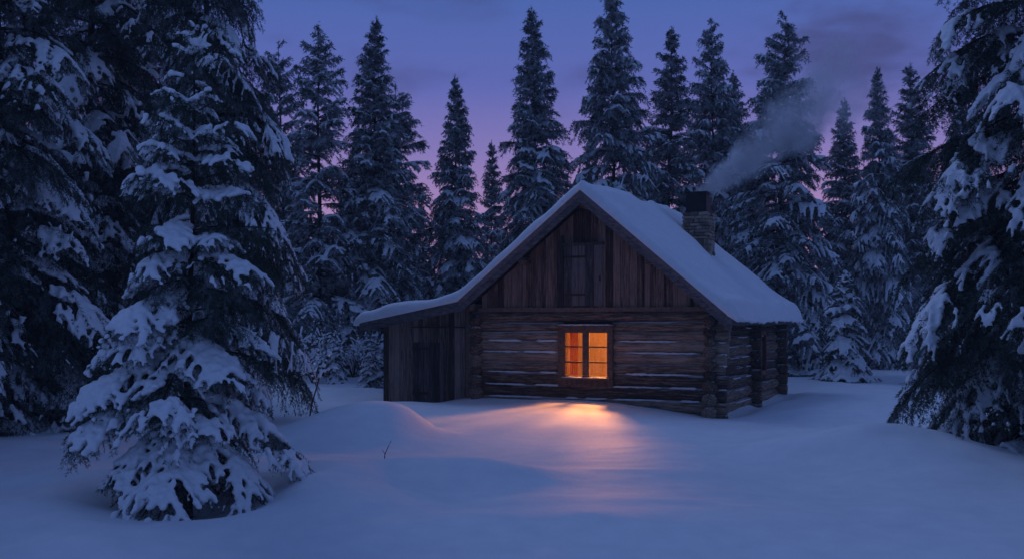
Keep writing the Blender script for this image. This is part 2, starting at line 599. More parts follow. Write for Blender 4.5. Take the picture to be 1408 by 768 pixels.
side = MB(); snows = Each()
for i in range(len(ZB) - 1):
    z0, z1 = ZB[i] - .1, ZB[i + 1] - .1          # saddle-notched: courses interlock half a log lower
    zc, r = (z0 + z1) / 2, (z1 - z0) / 2 * 1.07
    t = rng.uniform(.1, .75)
    vf = rng.uniform(.2, .3)
    SW = (4.05, 4.95, .5, 1.55)
    if z1 > SW[2] + .08 and z0 < SW[3] - .08:
        log(side, (UW, -vf, zc), (UW, SW[0], zc), r, t)
        log(side, (UW, SW[1], zc), (UW, LV + .25, zc), r, t)
    else:
        log(side, (UW, -vf, zc), (UW, LV + .25, zc), r, t)
    for k in range(2):
        a = rng.uniform(.3, 4.5)
        ledge(snows, (UW + r * .75, a, z1 - .045), (UW + r * .75, a + rng.uniform(.5, 1.6), z1 - .045), rng.uniform(.02, .04), .5)
    # log ends of the inner partition
    log(side, (UW - .2, 3.45, zc + .1), (UW + .33, 3.45, zc + .1), r, t * .6)
    # log ends of the far gable
    log(side, (UW - .2, LV - .05, zc + .1), (UW + .33, LV - .05, zc + .1), r, t * .6)
    ledge(snows, (UW - .02, -vf + .01, z1 - .02), (UW + .02, -vf + .14, z1 - .02), rng.uniform(.03, .06), .5) if rng.random() < .75 else None
    ledge(snows, (UW + .12, .03, z1 + .08), (UW + .33, .03, z1 + .08), rng.uniform(.04, .06), .45) if rng.random() < .6 else None
sw = side.build('log_wall', M_LOGV, cabin, True)
snows.build('snow_ledge', M_SNOW, sw, True)
left = MB(); snowe = Each()
for i in range(len(ZB) - 1):
    z0, z1 = ZB[i] - .1, ZB[i + 1] - .1
    zc, r = (z0 + z1) / 2, (z1 - z0) / 2 * 1.07
    vf = rng.uniform(.18, .3)
    log(left, (-UW + .02, -vf, zc), (-UW + .02, LV + .2, zc), r, rng.uniform(.1, .6))
    if rng.random() < .75:
        ledge(snowe, (-UW + .0 + rng.uniform(-.02, .03), -vf + .01, z1 - .02), (-UW + .05, -vf + .12, z1 - .02), rng.uniform(.03, .06), .5)
lw = left.build('log_wall', M_LOGV, cabin, True)
snowe.build('snow_ledge', M_SNOW, lw, True)
back = MB()
for i in range(len(ZB) - 1):
    z0, z1 = ZB[i], ZB[i + 1]
    r = (z1 - z0) / 2 * 1.07
    log(back, (-UW - .2, LV - .05, (z0 + z1) / 2), (UW, LV - .05, (z0 + z1) / 2), r, rng.uniform(.2, .8))
back.build('log_wall', M_LOGU, cabin, True)

# roof line (underside of the snow) as z over u
RP = [(-5.32, 1.74), (-2.86, 2.20), (0.0, 4.50), (3.10, 1.88)]
def roofz(u):
    return np.interp(u, [p[0] for p in RP], [p[1] for p in RP])

# gable boards
gab = MB()
x = -2.50
while x < 2.66:
    w = rng.choice([.09, .11, .13, .16, .19])
    x2 = min(x + w, 2.68)
    y = rng.uniform(-.012, .012)
    if x2 > -.53 and x < .34 and False:
        pass
    ztop0, ztop1 = float(roofz(x)) - .17, float(roofz(x2)) - .17
    zb = 2.06 + rng.uniform(-.012, .012)
    if ztop0 > zb + .02 and ztop1 > zb + .02:
        if x < 0 < x2:
            poly = [(x, zb), (x2, zb), (x2, ztop1), (0, 4.33), (x, ztop0)]
        else:
            poly = [(x, zb), (x2, zb), (x2, ztop1), (x, ztop0)]
        gab.prism(poly, -.02 + y, .02 + y, rng.uniform(.1, .95))
    # a narrow cover strip now and then
    if rng.random() < .35 and abs(x) > .6:
        zt = min(ztop0, ztop1) - .08
        if zt > 2.3:
            gab.prism([(x2 - .022, zb), (x2 + .022, zb), (x2 + .022, zt - .03), (x2 - .022, zt - .03)], -.052, -.035, rng.uniform(.1, .9))
    x = x2 + .006
gab.prism([(-2.5, 2.0), (2.66, 2.0), (2.66, 2.07), (0, 4.3), (-2.5, 2.14)], .042, .07, .0)
gb = gab.build('gable_boarding', M_PLANK, cabin)
pl = MB()
pl.box(-2.56, 2.74, -.085, -.03, 1.985, 2.075, .65)
pl.build('wall_plate', M_TRIM, cabin)
vs = MB()
vs.prism([(-.70, 2.08), (-.56, 2.08), (-.56, 3.62), (-.70, 3.5)], -.06, -.034, .2)
vs.build('cover_board', M_GREYPLANK, cabin)
# loft hatch
ht = MB()
hx = [-.535, -.37, -.21, -.05, .13, .335]
for a, b in zip(hx[:-1], hx[1:]):
    ht.box(a + .004, b - .004, -.065, -.036, 2.10 + rng.uniform(0, .01), 3.38, rng.uniform(.3, .9))
hatch = ht.build('loft_hatch', M_GREYPLANK, cabin)
hb = Each()
for z in (2.32, 3.12):
    hb.new().box(-.52, -.05, -.078, -.067, z, z + .045)
hb.build('strap_hinge', M_IRON, hatch)
kb = MB()
kb.box(.25, .28, -.09, -.067, 2.62, 2.74)
kb.build('handle', M_IRON, hatch)
hf = MB()
hf.box(-.56, .36, -.10, -.034, 3.385, 3.44, .4)
hf.build('drip_board', M_GREYPLANK, hatch)

# roof deck, barge boards, purlins
rf = MB()
V0, V1 = -.46, 7.2
def slab(mb, a, b, t, y0, y1, tint=.3):
    mb.prism([(a[0], a[1] - t), (b[0], b[1] - t), b, a], y0, y1, tint)
slab(rf, RP[0], RP[1], .07, V0, V1)
slab(rf, RP[1], RP[2], .07, V0, V1)
slab(rf, RP[2], RP[3], .07, V0, V1)
roof = rf.build('roof', M_BARGE, cabin)
def barge(a, b, h0, h1, y0, y1, tint):
    m = MB()
    m.prism([(a[0], a[1] - h0), (b[0], b[1] - h0), (b[0], b[1] - h1), (a[0], a[1] - h1)], y0, y1, tint)
    m.build('barge_board', M_BARGE, roof)
barge((-2.80, 2.245), (0, 4.50), .27, -.01, V0 - .045, V0 - .004, .55)
barge((0, 4.50), (3.14, 1.846), .27, -.01, V0 - .045, V0 - .004, .6)
barge((-5.36, 1.733), (-2.80, 2.21), .20, -.01, V0 - .047, V0 - .006, .5)
barge((-2.82, 2.229), (0, 4.50), .12, -.012, V0 - .075, V0 - .049, .8)
barge((0, 4.50), (3.15, 1.837), .12, -.012, V0 - .075, V0 - .049, .8)
fa = Each()
fa.new().box(3.105, 3.135, V0 + .0, V1, 1.70, 1.87, .4)
fa.new().box(-5.35, -5.325, V0 + .0, V1, 1.60, 1.73, .4)
fa.build('fascia', M_BARGE, roof)
pu = Each()
for (u, z) in ((0, 4.22), (-1.4, 3.07), (1.45, 3.0), (-2.62, 2.09), (2.62, 2.07)):
    log(pu.new(), (u, V0 + .03, z), (u, .3, z), .075, .3)
pu.build('purlin', M_LOGV, roof, True)
ra = Each()
v = .3
while v < 7.1:                          # rafter tails under the right eave
    ra.new().prism([(2.70, 2.06), (3.08, 1.74), (3.08, 1.83), (2.70, 2.15)], v, v + .07, rng.uniform(.2, .7))
    v += .62
ra.build('rafter_tail', M_LOGV, roof)

# snow on the roof: one closed blanket
def roof_snow():
    us = np.concatenate([np.linspace(-5.47, -5.2, 10)[:-1], np.linspace(-5.2, -.6, 84)[:-1], np.linspace(-.6, .6, 34)[:-1], np.linspace(.6, 2.95, 50)[:-1], np.linspace(2.95, 3.29, 14)])
    vs_ = np.concatenate([np.linspace(-.585, -.3, 12)[:-1], np.linspace(-.3, 7.05, 118)[:-1], np.linspace(7.05, 7.4, 12)])
    U, V = np.meshgrid(us, vs_)
    wob = .085 * vnoise(V * 1.1 + 3, U * 0 + 1.7) + .02 * vnoise(V * 4.1, U * 0 + 9.3)
    # distance from the rim, blanket rounding
    dr = np.minimum.reduce([3.27 + wob * .8 - U, U + 5.45 + wob * .4, V + .57, 7.37 - V])
    d = np.clip(dr / .20, 0, 1)
    rim = np.sqrt(np.clip(1 - (1 - d) ** 2, 0, 1))
    base = roofz(np.clip(U, -5.3, 3.08))
    # ridge and valley smoothed by wind
    sm = np.zeros_like(U)
    for o in np.linspace(-.22, .22, 9):
        sm += roofz(np.clip(U + o, -5.3, 3.08)) / 9
    th = .27 + .075 * vnoise(U * .9 + 2, V * .8) + .03 * vnoise(U * 2.6, V * 2.2 + 5) - .10 * np.exp(-(((U - 1.62) / .30) ** 2 + ((V - 4.7) / .5) ** 2)) - .07 * np.exp(-(((U - 1.15) / .5) ** 2 + ((V - 4.72) / .55) ** 2)) + .05 * np.exp(-((U + 2.6) / .6) ** 2)
    th = th * np.where(U > 2.4, 1 + .12 * (U - 2.4), 1)
    top = np.maximum(sm, base - .03) * .9 + base * .1 + th * (.18 + .82 * rim) - .02
    top = np.maximum(top, base + .02)
    sag = .13 * np.clip((U - 3.06) / .2, 0, 1) + .07 * np.clip((-5.3 - U) / .15, 0, 1)
    rag = np.clip((U - 3.05) / .2, 0, 1) * (.04 * vnoise(V * 7, U * 0 + 3.3) + .025 * vnoise(V * 17, U * 0 + 5.3))
    bot = base + .004 - sag + rag
    top = top - sag * .9
    top = np.maximum(top, bot + .012)
    n1, n2 = U.shape
    P = np.concatenate([np.stack([U, V, top], -1).reshape(-1, 3), np.stack([U, V, bot], -1).reshape(-1, 3)])
    I = np.arange(n1 * n2).reshape(n1, n2)
    J = I + n1 * n2
    q = [np.stack([I[:-1, :-1], I[:-1, 1:], I[1:, 1:], I[1:, :-1]], -1).reshape(-1, 4),
         np.stack([J[:-1, :-1], J[1:, :-1], J[1:, 1:], J[:-1, 1:]], -1).reshape(-1, 4)]
    for a, b, fl in ((I[0], J[0], 0), (I[-1], J[-1], 1), (I[:, 0], J[:, 0], 1), (I[:, -1], J[:, -1], 0)):
        s_ = np.stack([b[:-1], b[1:], a[1:], a[:-1]], -1)
        q.append(s_[:, ::-1] if fl else s_)
    return np_mesh('snow_cover', P, np.concatenate(q), True)
link('snow_cover', roof_snow(), M_ROOFSNOW, roof)

# front window
win = MB()
a, b, c, d = WIN
pa, pb, pc, pd = PANE
win.box(a, pa, -.115, .12, c, d, .5)
win.box(pb, b, -.115, .12, c, d, .55)
win.box(pa, pb, -.112, .12, pd, d, .6)
win.box(pa, pb, -.112, .12, c, pc - .035, .4)
window = win.build('window', M_TRIM, cabin)
tag(window, 'lit six-pane window glowing orange')
sash = MB()
mid = -.05
sash.box(mid - .045, mid + .045, -.08, -.02, pc, pd, .5)
for x0, x1 in ((pa, mid - .045), (mid + .045, pb)):
    sash.box(x0, x0 + .03, -.068, -.03, pc, pd, .6)
    sash.box(x1 - .03, x1, -.068, -.03, pc, pd, .6)
    sash.box(x0 + .03, x1 - .03, -.067, -.031, pc, pc + .035, .6)
    sash.box(x0 + .03, x1 - .03, -.067, -.031, pd - .03, pd, .6)
    for k in (1, 2):
        z = pc + (pd - pc) * k / 3
        sash.box(x0 + .03, x1 - .03, -.064, -.034, z - .016, z + .016, .3)
sash.build('sash', M_TRIM, window)
gp = MB()
for x0, x1 in ((pa + .03, mid - .075), (mid + .075, pb - .03)):
    gp.box(x0, x1, -.051, -.047, pc + .03, pd - .03)
gp.build('pane', M_GLASS, window)
sl = MB()
sl.box(a + .05, b - .05, -.17, -.04, pc - .033, pc - .002, .7)
sl.build('sill', M_TRIM, window)
sn = Each()
ledge(sn, (a + .06, -.135, pc + .004), (b - .06, -.135, pc + .004), .038, .4)
ledge(sn, (a - .03, -.125, d + .035), (b + .03, -.125, d + .035), .035, .45)
sn.build('snow_ledge', M_SNOW, window, True)
hd = MB()
hd.box(a - .05, b + .05, -.15, -.02, d + .002, d + .03, .5)
hd.build('head_board', M_TRIM, window)

# side window with reddish trim
swd = MB()
y0, y1, z0, z1 = SW
for (q0, q1, e0, e1) in ((y0, y0 + .1, z0, z1), (y1 - .1, y1, z0, z1), (y0 + .1, y1 - .1, z1 - .1, z1), (y0 + .1, y1 - .1, z0, z0 + .1)):
    swd.box(UW - .1, UW + .16, q0, q1, e0, e1, rng.random())
side_window = swd.build('window', M_RED, cabin)
tag(side_window, 'dark side window with faded red trim')
s2 = MB()
s2.box(UW + .04, UW + .044, y0 + .1, y1 - .1, z0 + .1, z1 - .1)
s2.build('pane', M_GLASS, side_window)
s3 = MB()
s3.box(UW + .02, UW + .07, (y0 + y1) / 2 - .03, (y0 + y1) / 2 + .03, z0 + .1, z1 - .1, .5)
s3.box(UW + .02, UW + .07, y0 + .1, (y0 + y1) / 2 - .03, 1.02, 1.05, .5)
s3.box(UW + .02, UW + .07, (y0 + y1) / 2 + .03, y1 - .1, 1.02, 1.05, .5)
s3.build('sash', M_RED, side_window)
pst = MB()
pst.box(UW + .135, UW + .185, 3.86, 3.98, -.3, 1.86, .3)
pst.build('wall_post', M_GREYPLANK, cabin)

# interior, lined with boards
it = MB()
IU, IV0, IV1, IZ0, IZ1 = 2.36, .16, 4.8, .05, 2.25
it.box(-IU, IU, IV1, IV1 + .04, IZ0, IZ1, .5)
it.box(-IU - .04, -IU, IV0, IV1, IZ0, IZ1, .5)
it.box(IU, IU + .04, IV0, IV1, IZ0, IZ1, .5)
it.box(-IU, IU, IV0, IV1, IZ0 - .04, IZ0, .5)
it.box(-IU, pa, IV0 - .035, IV0, IZ0, IZ1, .5)
it.box(pb, IU, IV0 - .035, IV0, IZ0, IZ1, .5)
it.box(pa, pb, IV0 - .035, IV0, IZ0, pc, .5)
it.box(pa, pb, IV0 - .035, IV0, pd, IZ1, .5)
it.build('interior_lining', M_INT, cabin)
cl = MB()
cl.box(-IU, IU, IV0, IV1, IZ1, IZ1 + .04, .2)
cl.build('ceiling', M_BARK, cabin)

# shed lean-to
sh = MB()
SV = .12
x = -5.10
while x < -2.78:
    w = rng.choice([.10, .12, .14, .17])
    x2 = min(x + w, -2.76)
    if not (x2 > -4.40 and x < -3.42 and False):
        zt0, zt1 = float(roofz(x)) - .075, float(roofz(x2)) - .075
        y = rng.uniform(-.01, .01)
        zb = -.45
        sh.prism([(x, zb), (x2, zb), (x2, zt1), (x, zt0)], SV + y, SV + .03 + y, rng.uniform(.05, .9))
    x = x2 + rng.uniform(.004, .009)
sh.prism([(-5.10, -.45), (-2.76, -.45), (-2.76, 2.1), (-5.10, 1.66)], SV + .045, SV + .07, .1)
for k in range(30):                                    # left side wall
    y = SV + .075 + k * .16
    if y < 5.0:
        sh.box(-5.11, -5.08, y, y + .152, -.45, 1.69, rng.uniform(.05, .9))
shed = sh.build('shed_wall', M_SHEDPLANK, cabin)
cp = MB()
cp.box(-2.94, -2.80, SV - .06, SV - .014, -.4, 2.1, .9)
cp.build('corner_post', M_TRIM, cabin)
dr = MB()
x = -4.28
while x < -3.55:
    x2 = min(x + rng.uniform(.11, .16), -3.5)
    dr.box(x, x2 - .006, SV - .045, SV - .016, -.25, 1.30, rng.uniform(.1, .7))
    x = x2
door = dr.build('door', M_GREYPLANK, cabin)
db = Each()
db.new().box(-4.30, -3.90, SV - .065, SV - .048, 1.13, 1.19, .2)
db.new().box(-4.30, -3.90, SV - .065, SV - .048, .12, .18, .2)
db.build('strap_hinge', M_IRON, door)
dl = MB()
dl.box(-4.30, -2.98, SV - .05, SV - .013, 1.63, 1.66, .15)
dl.build('door_lintel', M_GREYPLANK, cabin)

# chimney
ch = MB()
cu0, cu1, cv0, cv1 = .84, 1.47, 4.42, 5.05
ch.box(cu0 + .03, cu1 - .03, cv0 + .03, cv1 - .03, 2.9, 4.42, .05)
z = 2.95
while z < 4.36:
    h = rng.choice([.08, .10, .13, .16])
    h = min(h, 4.44 - z)
    for axis_ in range(4):
        s0 = 0.0
        Lc = cu1 - cu0
        while s0 < Lc - .02:
            w = min(rng.uniform(.12, .30), Lc - s0)
            if Lc - s0 - w < .07: w = Lc - s0
            o = rng.uniform(.0, .035)
            g_ = .009
            t = rng.uniform(0, 1)
            if axis_ == 0: bx = (cu0 + s0 + g_, cu0 + s0 + w - g_, cv0 - o, cv0 + .1)
            elif axis_ == 1: bx = (cu0 + s0 + g_, cu0 + s0 + w - g_, cv1 - .1, cv1 + o)
            elif axis_ == 2: bx = (cu0 - o, cu0 + .1, cv0 + s0 + g_, cv0 + s0 + w - g_)
            else: bx = (cu1 - .1, cu1 + o, cv0 + s0 + g_, cv0 + s0 + w - g_)
            ch.box(*bx, z + g_, z + h - g_ * .5, t, .014, rng)
            s0 += w
    z += h
chim = ch.build('chimney', M_STONE, cabin)
bv = chim.modifiers.new('bevel', 'BEVEL'); bv.width = .012; bv.segments = 2
fl = MB()
ca, cb, cc, cd = cu0 + .06, cu1 - .06, cv0 + .06, cv1 - .06
ztop = 4.93
for (x0, x1, y0_, y1_) in ((ca, cb, cc, cc + .03), (ca, cb, cd - .03, cd), (ca, ca + .03, cc + .03, cd - .03), (cb - .03, cb, cc + .03, cd - .03)):
    fl.box(x0, x1, y0_, y1_, 4.40, ztop)
for (x0, x1, y0_, y1_) in ((ca - .025, cb + .025, cc - .025, cc - .002), (ca - .025, cb + .025, cd + .002, cd + .025),
                           (ca - .025, ca - .002, cc - .002, cd + .002), (cb + .002, cb + .025, cc - .002, cd + .002)):
    fl.box(x0, x1, y0_, y1_, ztop - .05, ztop + .012)
    fl.box(x0, x1, y0_, y1_, 4.45, 4.49)
fl.box(ca + .03, cb - .03, cc + .03, cd - .03, 4.45, 4.47)
fl.build('flue', M_METAL, chim)
# snow settled behind the chimney
# the curtain inside the lit window
cm = MB()
n = 40
pts_f, pts_b = [], []
cx0, cx1 = -.54, -.33
for i in range(n + 1):
    t = i / n
    xx = cx0 + (cx1 - cx0) * t
    yy = .235 + .022 * math.sin(t * 6.28 * 4.5)
    pts_f.append((xx, yy)); pts_b.append((xx, yy + .006))
vsx, fsx = [], []
for (xx, yy) in pts_f: vsx += [(xx, yy, .45), (xx, yy, 1.75)]
for (xx, yy) in pts_b: vsx += [(xx, yy, .45), (xx, yy, 1.75)]
o_ = 2 * (n + 1)
for i in range(n):
    fsx += [(2 * i, 2 * i + 2, 2 * i + 3, 2 * i + 1), (o_ + 2 * i, o_ + 2 * i + 1, o_ + 2 * i + 3, o_ + 2 * i + 2),
            (2 * i, o_ + 2 * i, o_ + 2 * i + 2, 2 * i + 2), (2 * i + 1, 2 * i + 3, o_ + 2 * i + 3, o_ + 2 * i + 1)]
fsx += [(0, 1, o_ + 1, o_), (2 * n, o_ + 2 * n, o_ + 2 * n + 1, 2 * n + 1)]
cm.add(vsx, fsx)
curt = cm.build('curtain', M_CURTAIN, None, True)
curt.location = cabin.location; curt.rotation_euler = cabin.rotation_euler
tag(curt, 'gathered rust-coloured curtain hanging inside the left half of the lit window', 'curtain')

# a bench against the far side of the room
bn = empty('bench', (*cab(.45, 3.4), .05), -TH)
tag(bn, 'dim wooden bench inside the cabin, low behind the right half of the lit window', 'bench')
for nm_, bxs in (('seat', [(-.75, .75, -.2, .2, .40, .44)]), ('backrest', [(-.75, .75, .2, .23, .46, .56), (-.75, .75, .2, .23, .60, .72), (-.75, -.68, .2, .235, .44, .8), (.68, .75, .2, .235, .44, .8)]),
                 ('leg', [(-.70, -.64, -.16, -.1, 0, .4)]), ('leg', [(.64, .70, -.16, -.1, 0, .4)]), ('leg', [(-.70, -.64, .1, .16, 0, .4)]), ('leg', [(.64, .70, .1, .16, 0, .4)])):
    q_ = MB()
    for b_ in bxs: q_.box(*b_, rng.random())
    q_.build(nm_, M_TRIM, bn)

# room lamp, plus added spots for the snow glow and a pane fill
def lamp(kind, u, v, z, watts, size):
    lp = bpy.data.lights.new('room_lamp_and_fill', kind)
    lp.energy = watts
    lp.color = (1.0, .34, .08)
    lp.shadow_soft_size = size
    lo = bpy.data.objects.new('room_lamp_and_fill', lp)
    lo.location = (*cab(u, v), z)
    COL.objects.link(lo)
    if kind == 'SPOT':                                  # unseen spots added deep in the room to widen the snow glow
        lp.spot_size = R(50); lp.spot_blend = .6
        tx, ty = cab(-.05 + .1 * u, 0)
        lo.rotation_euler = (Vector((tx, ty, 1.02)) - lo.location).to_track_quat('-Z', 'Y').to_euler()
lamp('POINT', .0, 1.9, 1.92, 1600, .30)
lamp('SPOT', -1.4, 3.9, 1.93, 1900, .36)
lamp('SPOT', -.3, 3.9, 1.93, 1500, .36)
lamp('SPOT', .75, 3.9, 1.93, 1500, .36)
lamp('POINT', .5, 3.7, 1.98, 620, .2)  # added fill near the back wall, brightens the panes

# ------------------------------------------------------------------ spruces
def ico(sub):
    bm = bmesh.new()
    bmesh.ops.create_icosphere(bm, subdivisions=sub, radius=1)
    V = np.array([v.co[:] for v in bm.verts]); Fa = np.array([[v.index for v in f.verts] for f in bm.faces])
    bm.free()
    return V, Fa
ICO = ico(1)
ICO2 = ico(2)

def remesh(P, Rr, voxel, name, squash=.8, smooth=4, rs=None):
    V, Fa = ICO
    P = np.asarray(P); Rr = np.asarray(Rr)
    n = len(P)
    sc = np.stack([Rr, Rr, Rr * squash], -1)
    VV = (V[None] * sc[:, None] + P[:, None]).reshape(-1, 3)
    FF = (Fa[None] + (np.arange(n) * len(V))[:, None, None]).reshape(-1, 3)
    me = np_mesh(name + '_src', VV, FF)
    o = bpy.data.objects.new(name + '_src', me)
    COL.objects.link(o)
    m = o.modifiers.new('r', 'REMESH'); m.mode = 'VOXEL'; m.voxel_size = voxel; m.use_smooth_shade = True
    s = o.modifiers.new('s', 'SMOOTH'); s.iterations = smooth; s.factor = .5
    dg = bpy.context.evaluated_depsgraph_get()
    out = bpy.data.meshes.new_from_object(o.evaluated_get(dg))
    out.name = name
    bpy.data.objects.remove(o); bpy.data.meshes.remove(me)
    out.polygons.foreach_set('use_smooth', np.ones(len(out.polygons), bool))
    return out

def tubes_mesh(polys, n=5):
    """polys: list of (pts (k,3), r0, r1)"""
    Vs, Fs, b = [], [], 0
    ang = np.arange(n) * 2 * np.pi / n
    for pts, r0, r1 in polys:
        pts = np.asarray(pts)
        k = len(pts)
        d = np.gradient(pts, axis=0)
        d /= np.linalg.norm(d, axis=1)[:, None] + 1e-9
        up = np.where(np.abs(d[:, 2:3]) < .8, np.array([[0, 0, 1.]]), np.array([[1., 0, 0]]))
        sx = np.cross(d, up); sx /= np.linalg.norm(sx, axis=1)[:, None] + 1e-9
        sz = np.cross(sx, d)
        r = np.linspace(r0, r1, k)[:, None, None]
        ring = pts[:, None] + r * (sx[:, None] * np.cos(ang)[None, :, None] + sz[:, None] * np.sin(ang)[None, :, None])
        Vs.append(ring.reshape(-1, 3))
        I = b + np.arange(k * n).reshape(k, n)
        J = np.roll(I, -1, 1)
        Fs.append(np.stack([I[:-1], J[:-1], J[1:], I[1:]], -1).reshape(-1, 4))
        b += k * n
    return np.concatenate(Vs), np.concatenate(Fs)

def needles_mesh(P0, P1, per_m, nl, nw, rs, name, spread=.9):
    P0 = np.asarray(P0); P1 = np.asarray(P1)
    D = P1 - P0
    L = np.linalg.norm(D, axis=1)
    cnt = np.maximum(2, (L * per_m + rs.rand(len(L))).astype(int))
    ix = np.repeat(np.arange(len(L)), cnt)
    N = len(ix)
    t = rs.rand(N)
    p = P0[ix] + D[ix] * t[:, None]
    d = D[ix] / (L[ix][:, None] + 1e-9)
    rv = rs.normal(size=(N, 3))
    rv -= (rv * d).sum(1)[:, None] * d
    rv /= np.linalg.norm(rv, axis=1)[:, None] + 1e-9
    dirn = d * rs.uniform(.35, 1.1, N)[:, None] + rv * spread + np.array([0, 0, -.18])
    dirn /= np.linalg.norm(dirn, axis=1)[:, None]
    w = np.cross(dirn, rs.normal(size=(N, 3)))
    w /= np.linalg.norm(w, axis=1)[:, None] + 1e-9
    ln = nl * rs.uniform(.6, 1.25, N)[:, None]
    A = p - w * nw * .5
    B = p + w * nw * .5
    C = p + dirn * ln + w * nw * .1
    Dd = p + dirn * ln * .55 + w * nw * .62
    V = np.stack([A, B, Dd, C], 1).reshape(-1, 3)
    Fc = np.arange(N * 4).reshape(N, 4)
    return np_mesh(name, V, Fc)

